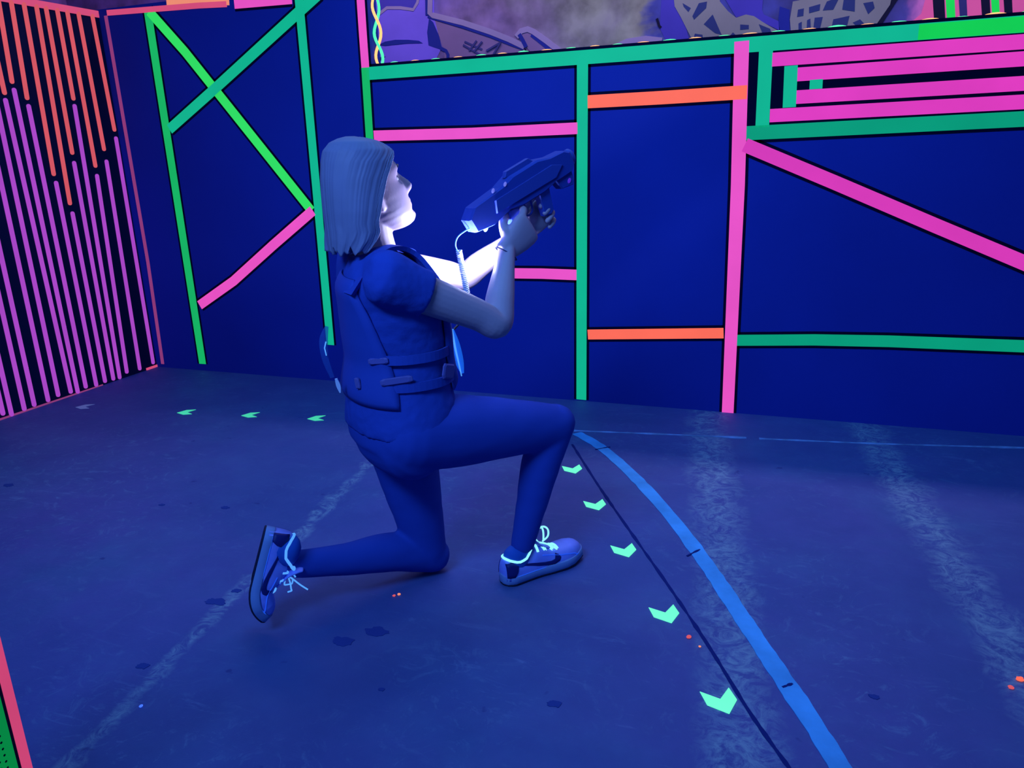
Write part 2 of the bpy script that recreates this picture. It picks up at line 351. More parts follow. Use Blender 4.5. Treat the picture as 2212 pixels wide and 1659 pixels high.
def twisted(p0, p1, a1, a2, amp, pitch, label, flat=1.):
    e = empty('twisted_light_cord', p0); L = (V(p1)-V(p0)).length; d = (V(p1)-V(p0)).normalized()
    for ph, nm, m_ in ((0, 'green_strand', 'cordg'), (PI, 'orange_strand', 'cordo')):
        pts = []
        for i in range(int(L/pitch*14)+1):
            s = i*pitch/14; a = 2*PI*s/pitch+ph+.5*noise.noise(V((s*3, ph, 0))); A = amp*(1+.25*noise.noise(V((s*2.3, 5+ph, 1))))
            pts.append(d*s+V(a1)*math.cos(a)*A+V(a2)*math.sin(a)*A)
        tube(pts, .0065, M[m_], nm, e, 6)
    return tag(e, label, 'light cord')
twisted((xj+.022, YW+.055, LEDGE+.01), (xj+.022, YW+.055, 2.3), (0, 1, 0), (1, 0, 0), .016, .22, 'green and orange twisted light cord climbing the left jamb of the opening')
twisted((xj+.06, YW+.03, LEDGE+.004), (5.0, YW+.03, LEDGE+.004), (0, .9, 0), (0, 0, .7), .015, .21, 'green and orange twisted light cord lying along the ledge top')

# ------------------------------------------------------------------ striped left wall
GO = 'coral stripes hanging from the top of left wall'; GV = 'violet stripes rising from the foot of left wall'
def Lp(*pts): return [lw(*p) for p in pts]
tops = [(-6, 60), (5, 49), (22, -2), (50, 5), (77, 10), (97.6, 13), (122, 18), (144, 23), (168, 26), (198, 31)]
ends = [(9.8, 206), (26, 182), (58.6, 217), (116, 381), (151, 444), (156, 335), (158.5, 218), (206, 363), (224.6, 327), (247, 285)]
tops[0] = (-36, 0); tops[1] = (-6, -6)
ordn = ['first', 'second', 'third', 'fourth', 'fifth', 'sixth', 'seventh', 'eighth', 'ninth', 'tenth', 'eleventh', 'twelfth', 'thirteenth', 'fourteenth', 'fifteenth', 'sixteenth']
W0 = 5.6
lwid = .021
for i, (a, b_) in enumerate(zip(tops, ends)):
    p, q = Lp(a, b_); p = (p[0], LT-.03); q = (q[0], q[1]+.012)
    o = link('coral_stripe', slab(PL, strip_poly([p, q], lwid, rnd=True), 0, .006), M['coral'])
    tag(o, 'coral upright stripe on left wall, %s from the corner' % ordn[9-i], 'stripe', GO)
starts = [(10, 212), (28.6, 190), (60, 225), (119.5, 391), (155, 457), (158.5, 348), (159.5, 225), (208, 376), (228.5, 345), (249, 295)]
bots = [(152, 846), (167, 846), (184.4, 835), (207, 831), (226, 823), (244, 818), (257.6, 815), (273, 803), (301, 796), (330, 783)]
extra = [(5.4, 893), (24, 895), (51.5, 883), (73, 874), (103, 864), (124.8, 853)]
vi = [(b_, None) for b_ in extra]+[(b_, s) for b_, s in zip(bots, starts)]
for i, (b_, s) in enumerate(vi):
    q = lw(*b_)
    if s is None:
        p = (q[0]-.01, 1.35+.1*(i % 3))
        o2 = link('coral_stripe', slab(PL, strip_poly([(p[0], LT-.004), (p[0], p[1]+.03)], lwid, rnd=True), 0, .006), M['coral']) if i > 3 else None
        if o2: tag(o2, 'coral upright stripe at the left picture edge, %s from the corner' % ordn[15-i], 'stripe', GO)
    else: p = lw(*s); p = (p[0], p[1]-.010)
    o = link('violet_stripe', slab(PL, strip_poly([p, q], lwid, rnd=True), 0, .006), M['violet'])
    tag(o, 'violet upright stripe on left wall, %s from the corner' % ordn[15-i], 'stripe', GV)
def eb(pts, w, m, label): return tag(link('painted_edging', slab(PL, strip_poly(pts, w), 0, .005), M[m]), label, 'edging')
eb([(-1.1, LT-.016), (YW-.002, LT-.016)], .032, 'rose', 'coral-rose painted edging along top of the striped left wall')
eb([(-1.1, .014), lw(222, 835)], .026, 'mauve', 'mauve painted edging along foot of the striped left wall')
eb([lw(316, 799), lw(350, 787)], .020, 'rose', 'short rose piece of edging at foot of left wall beside the corner')

# ------------------------------------------------------------------ near barrier post at bottom left
nb = empty('near_barrier', (-1.21, .75, 0), 0)
box('barrier_board', (-.05, -.7, 0), (0, 0, .62), M['wall_dark'], nb)
def nstrip(y0, y1, m, name, holes=False):
    o_ = box(name, (0, y0, 0), (.003, y1, .62), m, nb)
    if holes:
        vs, fs = [], []
        for r_ in range(2):
            for k_ in range(48):
                cy_ = y1-(y1-y0)*(.42+.26*r_); cz = .01+.0125*k_+.006*r_
                b0 = len(vs)
                for q in range(8):
                    a = 2*PI*q/8; vs.append(V((.0034, cy_+.0022*math.cos(a), cz+.0022*math.sin(a))))
                fs.append(tuple(range(b0, b0+8)))
        link('perforation', mesh('perf', vs, fs), M['black'], o_)['kind'] = 'stuff'
    return o_
nstrip(-.0155, .0005, M['nearpink'], 'pink_edge_strip'); nstrip(-.062, -.0225, M['neargreen'], 'perforated_green_strip', True)
tag(nb, 'dark barrier end with pink edge and perforated green strip at bottom left corner', 'barrier')

# ------------------------------------------------------------------ floor markings
ARW = [(-.169, 1.509), (-.124, 1.498), (-.111, 1.542), (-.090, 1.507), (-.101, 1.457), (-.148, 1.470)]
ac = V((sum(p[0] for p in ARW)/6, sum(p[1] for p in ARW)/6))
def arrow(px, rot, m, label, grp, s=1.):
    c = V(fl(*px)); ca, sa = math.cos(rot), math.sin(rot)
    poly = [((p[0]-ac.x)*s, (p[1]-ac.y)*s) for p in ARW]; poly = [(x*ca-y*sa, x*sa+y*ca) for x, y in poly]
    o = link('floor_arrow', slab(PF, poly, .0005, .0022), M[m]); o.location = (c.x, c.y, 0); tag(o, label, 'floor arrow', grp)
    return o
GA = 'row of arrows leading toward the camera'
for px, lb in (((1556, 1512), 'mint green floor arrow nearest the camera'), ((1437, 1325), 'mint green floor arrow, second from the camera'), ((1348.5, 1188), 'mint green floor arrow just right of the front shoe toe'),
               ((1286, 1090), 'mint green floor arrow beyond the front shoe, second from the wall'), ((1237, 1013), 'small mint green floor arrow beside the front shin')):
    arrow(px, 0, 'arrow', lb, GA)
GA2 = 'row of arrows along the back-left wall'
for px, lb, m_ in (((686, 904), 'green floor arrow just left of the person’s hip', 'arrow_d'), ((543, 897), 'green floor arrow in the middle of the back-left row', 'arrow_d'), ((404, 891), 'green floor arrow below the long green upright tape', 'arrow_d'),
                   ((184, 879), 'worn greyish floor arrow by the striped left wall', 'arrow_w')):
    arrow(px, -PI*.52, m_, lb, GA2, 1.0)
def curve_line(pts, w, m, name, label, cat, jit=.0, parent=None, z=.0018):
    q = [V(fl(*p)) for p in pts]; fine = []
    for i in range(len(q)-1):
        p0, p1, p2, p3 = q[max(i-1, 0)], q[i], q[i+1], q[min(i+2, len(q)-1)]
        for k_ in range(10):
            t = k_/10; fine.append(.5*((2*p1)+(p2-p0)*t+(2*p0-5*p1+4*p2-p3)*t*t+(3*p1-p0-3*p2+p3)*t**3))
    fine.append(q[-1]); n = len(fine)
    ws = [w*(1+jit*noise.noise(V((i*.9, w*99, 0)))) for i in range(n)]
    o = link(name, slab(PF, strip_poly([(p.x, p.y) for p in fine], ws), .0003, z), M[m], parent)
    if label: tag(o, label, cat)
    return o
curve_line([(1246, 936), (1300, 968), (1370, 1030), (1450, 1118), (1530, 1225), (1600, 1330), (1680, 1450), (1760, 1570), (1840, 1700), (1900, 1800)], .046, 'line', 'blue_floor_line', 'bright blue curved line painted across the floor', 'floor line', .14)
curve_line([(1240, 931), (1420, 938), (1612, 946)], .016, 'paleline', 'pale_floor_line', 'thin pale straight floor line near back wall, left piece', 'floor line', .8)
curve_line([(1640, 948), (1900, 959), (2215, 968), (2350, 972)], .014, 'paleline', 'pale_floor_line', 'thin pale straight floor line near back wall, right piece', 'floor line', .8)
curve_line([(1236, 960), (1290, 1045), (1345, 1125), (1440, 1260), (1530, 1395), (1620, 1540), (1720, 1680)], .009, 'crack', 'floor_joint', None, None, 1.1, fo, .0012)
for c_i, ln in enumerate((((1286, 972), (1318, 966)), ((1484, 1202), (1512, 1188)), ((1690, 1486), (1712, 1478)))):
    curve_line(list(ln), .006, 'crack', 'floor_joint', None, None, .8, fo, .0024)
def blob(px, r, m, name, label=None, parent=None, z=.0012, asp=.6):
    c = V(fl(*px)); n = 40; ph = random.random()*6; q_ = lambda a: 1+.45*noise.noise(V((math.cos(a)*1.4, math.sin(a)*1.4, ph)))+.25*noise.noise(V((math.cos(a)*4, math.sin(a)*4, ph)))
    poly = [(c.x+r*math.cos(a)*q_(a), c.y+r*asp*math.sin(a)*q_(a)) for a in [2*PI*k_/n for k_ in range(n)]]
    o = link(name, slab(PF, poly, 0, z), M[m], parent)
    if label: tag(o, label, 'debris')
    return o
for px, r in (((486, 1097), .016), ((350, 1091), .012), ((465, 1300), .028), ((512, 1277), .014), ((740, 1385), .03), ((815, 1365), .03), ((1200, 1522), .016), ((1888, 1505), .012), ((825, 1490), .008), ((20, 1048), .02), ((310, 1440), .016)):
    blob(px, r, 'blot', 'floor_stain', None, fo)
def crumb(px, r, m, label):
    c = V(fl(*px)); bm = bmesh.new(); bmesh.ops.create_icosphere(bm, subdivisions=2, radius=r)
    for v in bm.verts: v.co *= 1+.35*noise.noise(v.co*200+V(px+(0,))); v.co.z *= .5
    me = bpy.data.meshes.new('scrap'); bm.to_mesh(me); bm.free()
    o = link('floor_scrap', me, M[m], None, True); o.location = (c.x, c.y, r*.5); tag(o, label, 'debris')
crumb((851, 1288), .0045, 'coral', 'tiny orange scrap on floor below the kneeling knee, left one')
crumb((862, 1285), .0045, 'peach', 'tiny orange scrap on floor below the kneeling knee, right one')
crumb((1488, 1378), .006, 'coral', 'small reddish scrap on floor near the second arrow')
crumb((1512, 1398), .0035, 'peach', 'tiny reddish crumb on floor just right of small scrap')
crumb((2203, 1470), .008, 'orange', 'bright orange scrap on floor at right picture edge')
crumb((2184, 1487), .006, 'coral', 'dimmer orange scrap on floor near right picture edge')
M['bluedot'] = glow('blue_fluff', (70, 120, 255), 1.0)
crumb((305, 1527), .0045, 'bluedot', 'tiny glowing blue speck of fluff on floor at lower left')
# ================================================================== the kneeling player
M['skin'] = mat('skin', (.30, .24, .36), .55, var=.05, vscale=10, spec=.35, bump=.05, bscale=120)
M['hair'] = mat('hair', (.12, .135, .28), .65, var=.12, vscale=7, spec=.4)
M['shirt'] = mat('dark_cotton', (.020, .054, .37), .9, bump=.12, bscale=90, spec=.05)
M['legging'] = mat('dark_legging', (.020, .054, .37), .85, spec=.06)
M['vest'] = mat('vest_shell', (.020, .054, .37), .7, spec=.15)
M['vestgrey'] = mat('vest_grey_patch', (.085, .085, .34), .6, spec=.2)
M['plastic'] = mat('lit_blue_plastic', (.06, .22, .85), .18, spec=.8, emit=(.01, .14, .75), es=.6)  # emission stands in for light falling on the plastic
M['plasticb'] = mat('smoky_plastic', (.03, .09, .42), .2, spec=.8, alpha=.5)
M['gun'] = mat('gun_body', (.014, .040, .31), .8, spec=.2)
M['gun2'] = mat('gun_trim', (.015, .042, .32), .75, spec=.4)
M['led'] = glow('small_led', (105, 115, 225), .9); M['led2'] = glow('violet_led', (70, 40, 190), .9)
M['cable'] = mat('pale_cable', (.5, .6, .85), .4, spec=.5); M['cabled'] = mat('dark_cable', (.01, .015, .05), .4, spec=.5)
M['shoe'] = mat('shoe_leather', (.19, .25, .85), .5, spec=.3, var=.1, vscale=20)
M['sole'] = mat('rubber_sole', (.14, .24, .55), .6, spec=.2); M['outsole'] = mat('dark_outsole', (.006, .01, .05), .7)
M['shoedark'] = mat('shoe_dark_trim', (.004, .012, .14), .5, spec=.2)
M['lace'] = glow('glowing_lace', (150, 245, 255), 1.0); M['lace2'] = glow('glowing_blue_lace', (85, 165, 255), .95)
M['seam'] = glow('shoe_seam', (30, 90, 245), .75); M['sock'] = mat('sock', (.01, .09, .5), .8)
M['eyew'] = mat('eye_white', (.5, .5, .6), .3); M['iris'] = mat('iris', (.02, .03, .08), .3); M['lip'] = mat('lips', (.24, .10, .30), .45)
M['strap'] = mat('thin_wristband', (.01, .02, .10), .7)

P0 = V((-.914, 1.709, 0))
person = empty('person', P0, -math.radians(36.87))
tag(person, 'woman kneeling on one knee in dark top and leggings, aiming a laser tag gun', 'person')

def catmull(pts, k=6):
    out = []; n = len(pts)
    for i in range(n-1):
        p0, p1, p2, p3 = pts[max(i-1, 0)], pts[i], pts[i+1], pts[min(i+2, n-1)]
        for j in range(k):
            t = j/k; out.append([.5*((2*b)+(c-a)*t+(2*a-5*b+4*c-d)*t*t+(3*b-a-3*c+d)*t**3) for a, b, c, d in zip(p0, p1, p2, p3)])
    out.append(list(pts[-1])); return out
class Geo:
    def __init__(s): s.v = []; s.f = []
    def loft(s, rings, cap=True):
        b = len(s.v); n = len(rings[0])
        for r in rings: s.v += [V(p) for p in r]
        for i in range(len(rings)-1):
            for k_ in range(n): s.f.append((b+i*n+k_, b+i*n+(k_+1) % n, b+(i+1)*n+(k_+1) % n, b+(i+1)*n+k_))
        if cap: s.f.append(tuple(b+k_ for k_ in range(n))[::-1]); s.f.append(tuple(b+(len(rings)-1)*n+k_ for k_ in range(n)))
    def limb(s, pts, ref=(1, 0, 0), n=20, k=5, round_ends=True):
        """pts: (x,y,z,ra,rb): ra along the reference side axis, rb across"""
        q = catmull(pts, k); P = [V(p[:3]) for p in q]; rings = []; m_ = len(q)
        for i, p in enumerate(q):
            t = (P[min(i+1, m_-1)]-P[max(i-1, 0)]).normalized(); a = V(ref); a = (a-t*a.dot(t)).normalized(); b = t.cross(a)
            def ring(c, f): return [c+a*math.cos(2*PI*j/n)*p[3]*f+b*math.sin(2*PI*j/n)*p[4]*f for j in range(n)]
            if i == 0 and round_ends:
                e = min(p[3], p[4])
                for h in (.95, .7, .4): rings.append(ring(P[0]-t*e*h, math.sqrt(1-h*h)))
            rings.append(ring(P[i], 1))
            if i == m_-1 and round_ends:
                e = min(p[3], p[4])
                for h in (.4, .7, .95): rings.append(ring(P[-1]+t*e*h, math.sqrt(1-h*h)))
        s.loft(rings)
    def build(s, name): return fixn(mesh(name, s.v, s.f))
def remesh(me, vox, smooth=6, fac=.5, disp=None):
    tmp = bpy.data.objects.new('tmp', me); C.objects.link(tmp)
    md = tmp.modifiers.new('r', 'REMESH'); md.mode = 'VOXEL'; md.voxel_size = vox; md.use_smooth_shade = True
    if smooth:
        sm = tmp.modifiers.new('s', 'SMOOTH'); sm.factor = fac; sm.iterations = smooth
    dg = bpy.context.evaluated_depsgraph_get(); dg.update()
    out = bpy.data.meshes.new_from_object(tmp.evaluated_get(dg)); bpy.data.objects.remove(tmp); bpy.data.meshes.remove(me)
    if disp:
        out.update()
        ns = [v.normal.copy() for v in out.vertices]
        for v, n in zip(out.vertices, ns): v.co += n*disp(v.co)
    for p in out.polygons: p.use_smooth = True
    return out
LX, FY, UZ = V((1, 0, 0)), V((0, 1, 0)), V((0, 0, 1))

# joints in the player's own frame: x to her right, y forward, z up
SH_R, EL_R, WR_R = V((.160, -.125, .885)), V((.185, .125, .762)), V((.068, .232, .912))
SH_L, EL_L, WR_L = V((-.165, -.025, .880)), V((-.150, .225, .822)), V((-.035, .345, .935))
HP_R, KN_R, AN_R = V((.09, -.07, .50)), V((.10, .350, .432)), V((.085, .240, .10))
HP_L, KN_L, AN_L = V((-.09, -.030, .47)), V((-.09, .034, .050)), V((-.09, -.335, .150))

# ---- head, sculpted as slices
HPITCH = math.radians(22); HC = V((0, -.090, 1.056)); HS = .96
def hx(p):
    x, y, z = p
    if z < -.02: z = -.02+(z+.02)*.80
    x, y, z = x*HS, y*HS, z*HS
    return HC+V((x, y*math.cos(HPITCH)-z*math.sin(HPITCH), y*math.sin(HPITCH)+z*math.cos(HPITCH)))
def lerp_tab(tab, z):
    for i in range(len(tab)-1):
        if tab[i][0] <= z <= tab[i+1][0]:
            t = (z-tab[i][0])/(tab[i+1][0]-tab[i][0]); t = t*t*(3-2*t)*.35+t*.65
            return [a+(b-a)*t for a, b in zip(tab[i][1:], tab[i+1][1:])]
    return list(tab[0][1:]) if z < tab[0][0] else list(tab[-1][1:])
HT = [(-.118, .066, .035, .016), (-.112, .076, .012, .030), (-.10, .081, -.012, .041), (-.085, .082, -.030, .050), (-.065, .083, -.050, .058), (-.045, .084, -.066, .063), (-.02, .084, -.080, .067),
      (.0, .084, -.090, .071), (.02, .082, -.096, .074), (.045, .087, -.099, .076), (.07, .083, -.096, .0755), (.09, .070, -.086, .067), (.105, .046, -.066, .050), (.114, .018, -.040, .030), (.118, .0, -.02, .012)]
def gs(x, s): return math.exp(-x*x/(2*s*s))
def head_geo(g):
    rings = []; n = 72
    for i in range(76):
        z = -.118+.236*i/75
        yf, yb, w = lerp_tab(HT, z); yc = (yf+yb)/2; ry = (yf-yb)/2; ring = []
        for j in range(n):
            a = 2*PI*j/n; cx, cy_ = math.sin(a), math.cos(a)
            e = .86 if cy_ > 0 else 1.0
            x = w*math.copysign(abs(cx)**e, cx); y = yc+ry*math.copysign(abs(cy_)**.95, cy_)
            if cy_ > 0:
                nose = 0
                if -.040 < z < .042:
                    prof = [(-.040, 0), (-.033, .010), (-.026, .0235), (-.016, .029), (-.006, .025), (.012, .015), (.028, .006), (.042, 0)]
                    nose = lerp_tab(prof, z)[0]*gs(x, .0085+.006*max(0, 1-abs(z+.022)/.02))
                lips = .0065*gs(x, .017)*(gs(z+.050, .005)+gs(z+.064, .0055))-.004*gs(x, .02)*gs(z+.057, .002)
                sock = -.011*(gs(x-.031, .012)+gs(x+.031, .012))*gs(z-.020, .010)
                brow = .004*(gs(x-.030, .018)+gs(x+.030, .018))*gs(z-.040, .008)
                cheek = .003*(gs(x-.045, .014)+gs(x+.045, .014))*gs(z+.010, .018)
                chin = .007*gs(x, .018)*gs(z+.098, .012)-.004*gs(x, .02)*gs(z+.078, .006)
                y += nose+lips+sock+brow+cheek+chin
            ring.append(hx((x, y, z)))
        rings.append(ring)
    g.loft(rings)
    for sx in (-1, 1):          # ears
        g.limb([tuple(hx((sx*.071, -.010, -.022)))+(.006, .008), tuple(hx((sx*.077, -.016, .0)))+(.007, .013), tuple(hx((sx*.079, -.022, .022)))+(.006, .013), tuple(hx((sx*.073, -.014, .034)))+(.004, .007)], n=10, k=4)

# ---- hand: palm plus four fingers and a thumb
def hand_geo(g, W, d, n, curls, spread=.019, thumb=None, sc_=1.):
    d = V(d).normalized(); n = V(n); n = (n-d*n.dot(d)).normalized(); s = d.cross(n).normalized()
    if thumb and thumb.get('flip'): s = -s
    rings = []
    for t, w, h in ((-.012, .024, .018), (0, .025, .018), (.02, .031, .017), (.045, .037, .0165), (.068, .040, .0145), (.082, .039, .012), (.088, .034, .008)):
        c = W+d*t*sc_; rings.append([c+s*math.copysign(abs(math.cos(a))**.8, math.cos(a))*w*sc_+n*math.copysign(abs(math.sin(a))**.8, math.sin(a))*h*sc_ for a in [2*PI*k_/20 for k_ in range(20)]])
    g.loft(rings)
    tips = []
    for i, (off, L, r) in enumerate(((1.5, .070, .0088), (.5, .077, .0090), (-.5, .072, .0086), (-1.5, .058, .0076))):
        p = W+d*(.080-.004*abs(off-.5))*sc_+s*off*spread*sc_; ang = 0; path = [tuple(p-d*.02*sc_)+(r*1.05*sc_,)*2, tuple(p)+(r*1.05*sc_,)*2]
        for frac, cu, rr in zip((.46, .30, .24), curls[i], (1.0, .93, .80)):
            ang += math.radians(cu); dd = d*math.cos(ang)+n*math.sin(ang)
            dd = (dd+s*off*.03).normalized(); p = p+dd*L*frac*sc_; path.append(tuple(p)+(r*rr*sc_,)*2)
        g.limb(path, ref=tuple(s), n=12, k=3); tips.append(p)
    th = thumb or {}
    b = W+d*.022*sc_+s*.030*sc_+n*.004; p = b; path = [tuple(b-s*.012*sc_)+(.0125*sc_, .0115*sc_)]
    path.append(tuple(p)+(.012*sc_, .0115*sc_))
    for L, (a_, b_, c_), r in zip((.036, .030, .024), th.get('dirs', ((.7, .6, .3), (.9, .3, .4), (.9, .1, .5))), (.0105, .0095, .008)):
        p = p+(d*a_+s*b_+n*c_).normalized()*L*sc_; path.append(tuple(p)+(r*sc_,)*2)
    g.limb(path, ref=tuple(n), n=12, k=3)

def arm_geo(g, SH, EL, WR, out):
    m1 = SH.lerp(EL, .35); m2 = SH.lerp(EL, .8); f1 = EL.lerp(WR, .28); f2 = EL.lerp(WR, .7)
    g.limb([tuple(SH)+(.044, .046), tuple(m1)+(.042, .044), tuple(m2)+(.036, .037), tuple(EL+V((0, .0, -.004)))+(.035, .035), tuple(f1)+(.036, .035), tuple(f2)+(.028, .026), tuple(WR)+(.0235, .019)], ref=out, n=20, k=6)

TORSO = [(.46, -.064, .165, .112), (.50, -.062, .172, .116), (.56, -.058, .164, .117), (.62, -.054, .150, .110), (.68, -.051, .143, .103), (.74, -.053, .150, .106), (.80, -.056, .164, .106),
         (.85, -.064, .172, .102), (.885, -.072, .162, .088), (.910, -.080, .118, .072), (.935, -.086, .070, .056)]
def torso_pt(z, a, off=0., ex=.9):
    yc, w, d = lerp_tab(TORSO, z)
    x, y = (w+off)*math.copysign(abs(math.sin(a))**ex, math.sin(a)), (d+off)*math.copysign(abs(math.cos(a))**ex, math.cos(a))
    tw = math.radians(17)*max(0, min(1, (z-.62)/.24))
    return V((x*math.cos(tw)+y*math.sin(tw), yc-x*math.sin(tw)+y*math.cos(tw), z))
def torso_geo(g, z0, z1, off, n=48):
    k_ = int((z1-z0)/.01)+1
    g.loft([[torso_pt(z0+(z1-z0)*i/k_, 2*PI*j/n, off) for j in range(n)] for i in range(k_+1)])

def leg_geo(g, HP, KN, AN, dr=0., kneel=False, front=(1, 0, 0)):
    a = HP.lerp(KN, .3); b = HP.lerp(KN, .72); c = KN.lerp(AN, .28); e = KN.lerp(AN, .66)
    th = (KN-HP).normalized()
    if kneel:
        g.limb([tuple(HP)+(.088+dr, .092+dr), tuple(a)+(.080+dr, .086+dr), tuple(b)+(.062+dr, .066+dr), tuple(KN+V((0, -.004, .018)))+(.054+dr, .056+dr)], n=28, k=6)
        g.limb([tuple(KN+V((0, .012, .004)))+(.050+dr, .050+dr), tuple(c+V((0, 0, .022)))+(.053+dr, .055+dr), tuple(e+V((0, 0, .006)))+(.043+dr, .043+dr), tuple(AN)+(.032+dr, .036+dr)], n=28, k=6)
    else:
        g.limb([tuple(HP)+(.092+dr, .094+dr), tuple(a)+(.088+dr, .092+dr), tuple(b)+(.072+dr, .073+dr), tuple(KN+V((0, -.012, 0)))+(.058+dr, .060+dr)], n=28, k=6)
        g.limb([tuple(KN+V((0, 0, .008)))+(.052+dr, .054+dr), tuple(c+V((0, -.016, 0)))+(.052+dr, .055+dr), tuple(e+V((0, -.008, 0)))+(.042+dr, .043+dr), tuple(AN+V((0, 0, .0)))+(.031+dr, .034+dr)], n=28, k=6)

# ---- body: one continuous skin surface
g = Geo()
head_geo(g)
g.limb([(0, -.080, .86, .062, .055), (0, -.085, .915, .052, .050), (0, -.095, .96, .048, .050), (0, -.105, 1.01, .052, .056)], n=24)
torso_geo(g, .47, .925, -.008)
g.limb([(-.15, -.03, .882, .036, .036), (0, -.08, .892, .046, .046), (.145, -.12, .885, .036, .036)], ref=(0, 1, 0))
for SH, EL, WR, o_ in ((SH_R, EL_R, WR_R, (1, 0, 0)), (SH_L, EL_L, WR_L, (1, 0, 0))): arm_geo(g, SH, EL, WR, o_)
leg_geo(g, HP_R, KN_R, AN_R, -.006); leg_geo(g, HP_L, KN_L, AN_L, -.006, True)
DR = V((-.12, .80, .55)); hand_geo(g, WR_R, DR, (-1, -.05, .0), [(30, 62, 45), (58, 72, 45), (62, 74, 45), (62, 74, 45)], sc_=1.12, thumb={'flip': False, 'dirs': ((.75, .25, .75), (.95, .0, .5), (1, -.1, .2))})
DL = V((.10, .66, .60)); hand_geo(g, WR_L, DL, (1, -.05, .1), [(48, 66, 40), (54, 70, 40), (58, 72, 40), (60, 74, 40)], thumb={'flip': True, 'dirs': ((.8, .5, .3), (.9, .2, .3), (1, .0, .3))})
body = link('body', remesh(g.build('body'), .0030, 3), M['skin'], person, True)
for sx in (-1, 1):
    bm = bmesh.new(); bmesh.ops.create_uvsphere(bm, u_segments=16, v_segments=12, radius=.0115); me = bpy.data.meshes.new('eye'); bm.to_mesh(me); bm.free()
    e_ = link('eye', me, M['eyew'], person, True); e_.location = hx((sx*.031,   .0600, .019))
    bm = bmesh.new(); bmesh.ops.create_uvsphere(bm, u_segments=12, v_segments=8, radius=.0058); me = bpy.data.meshes.new('iris'); bm.to_mesh(me); bm.free()
    i_ = link('iris', me, M['iris'], e_, True); i_.location = (0, .0073, .0035)
    tube([hx((sx*(.016+.034*t), .087-.012*t*t, .040+.006*math.sin(PI*t*.8))) for t in [k_/8 for k_ in range(9)]], [.0012+.0014*math.sin(PI*min(1, .15+k_/9)) for k_ in range(9)], M['iris'], 'eyebrow', person, 6)

# ---- clothes
g = Geo(); torso_geo(g, .505, .93, .007)
g.limb([(-.158, -.030, .886, .053, .053), (0, -.080, .893, .058, .058), (.150, -.122, .889, .054, .054)], ref=(0, 1, 0))
for SH, EL, t in ((SH_R, EL_R, .30), (SH_L, EL_L, .40)):
    e = SH.lerp(EL, t); g.limb([tuple(SH.lerp(EL, -.20)+V((0, 0, .002)))+(.030, .030), tuple(SH.lerp(EL, -.15)+V((0, 0, .003)))+(.046, .046), tuple(SH.lerp(EL, -.06)+V((0, -.003, .004)))+(.060, .060), tuple(SH.lerp(EL, t*.5))+(.055, .057), tuple(e)+(.054, .055)], n=24, k=6, round_ends=False)
wr = lambda co: .0035*noise.noise(V((co.x*9, co.y*9, co.z*22)))+.0015*noise.noise(co*60)
shirt = link('t_shirt', remesh(g.build('shirt'), .0055, 5, disp=wr), M['shirt'], person, True)
g = Geo()
g.limb([(-.07, -.062, .485, .10, .108), (0, -.066, .487, .110, .116), (.07, -.068, .485, .10, .110)], ref=(0, 1, 0), n=28)
torso_geo(g, .47, .60, .002)
leg_geo(g, HP_R, KN_R, AN_R); leg_geo(g, HP_L, KN_L, AN_L, 0, True)
wl = lambda co: .0012*noise.noise(V((co.x*14, co.y*14, co.z*30)))
leggings = link('leggings', remesh(g.build('leggings'), .006, 6, disp=wl), M['legging'], person, True)

# ---- laser tag vest: front and back shells, shoulder and waist straps
def shell(z0, z1, a0, a1, off, th, m, name, par, nz=24, na=28, taper=0.):
    vs, fs = [], []
    for L in (0, 1):
        for i in range(nz+1):
            z = z0+(z1-z0)*i/nz; tt = i/nz; tp = 1-taper*tt*tt
            for j in range(na+1):
                u = j/na; a = (a0+a1)/2+(u-.5)*(a1-a0)*tp; edge = min(u, 1-u, tt, 1-tt)*10
                o_ = off+L*th*min(1, .35+edge); vs.append(torso_pt(z, a, o_))
    N = (nz+1)*(na+1); ix = lambda L, i, j: L*N+i*(na+1)+j
    for i in range(nz):
        for j in range(na):
            fs.append((ix(1, i, j), ix(1, i, j+1), ix(1, i+1, j+1), ix(1, i+1, j))); fs.append((ix(0, i, j), ix(0, i+1, j), ix(0, i+1, j+1), ix(0, i, j+1)))
    for i in range(nz):
        for j in (0, na): fs.append((ix(0, i, j), ix(0, i+1, j), ix(1, i+1, j), ix(1, i, j)))
    for j in range(na):
        for i in (0, nz): fs.append((ix(0, i, j), ix(0, i, j+1), ix(1, i, j+1), ix(1, i, j)))
    return link(name, fixn(mesh(name, vs, fs)), m, par, True)
vest = shell(.585, .885, PI-1.05, PI+1.05, .009, .014, M['vest'], 'laser_vest', person, taper=.35)
shell(.60, .865, -.85, .85, .009, .014, M['vest'], 'front_panel', vest, taper=.35)
for sx in (-1, 1):
    pts = [torso_pt(.855, PI-sx*.62, .022), V((sx*.085, -.135, .925)), V((sx*.085, -.085, .948)), V((sx*.085, -.03, .925)), torso_pt(.845, sx*.55, .022)]
    q = [V(p) for p in catmull([tuple(p) for p in pts], 6)]
    g = Geo(); g.loft([[p+V((dx*.024, 0, 0))+((p-V((0, -.08, .80))).normalized()*dz*.006) for dx, dz in ((-1, -1), (1, -1), (1, 1), (-1, 1))] for p in q])
    link('shoulder_strap', g.build('strap'), M['vest'], vest)
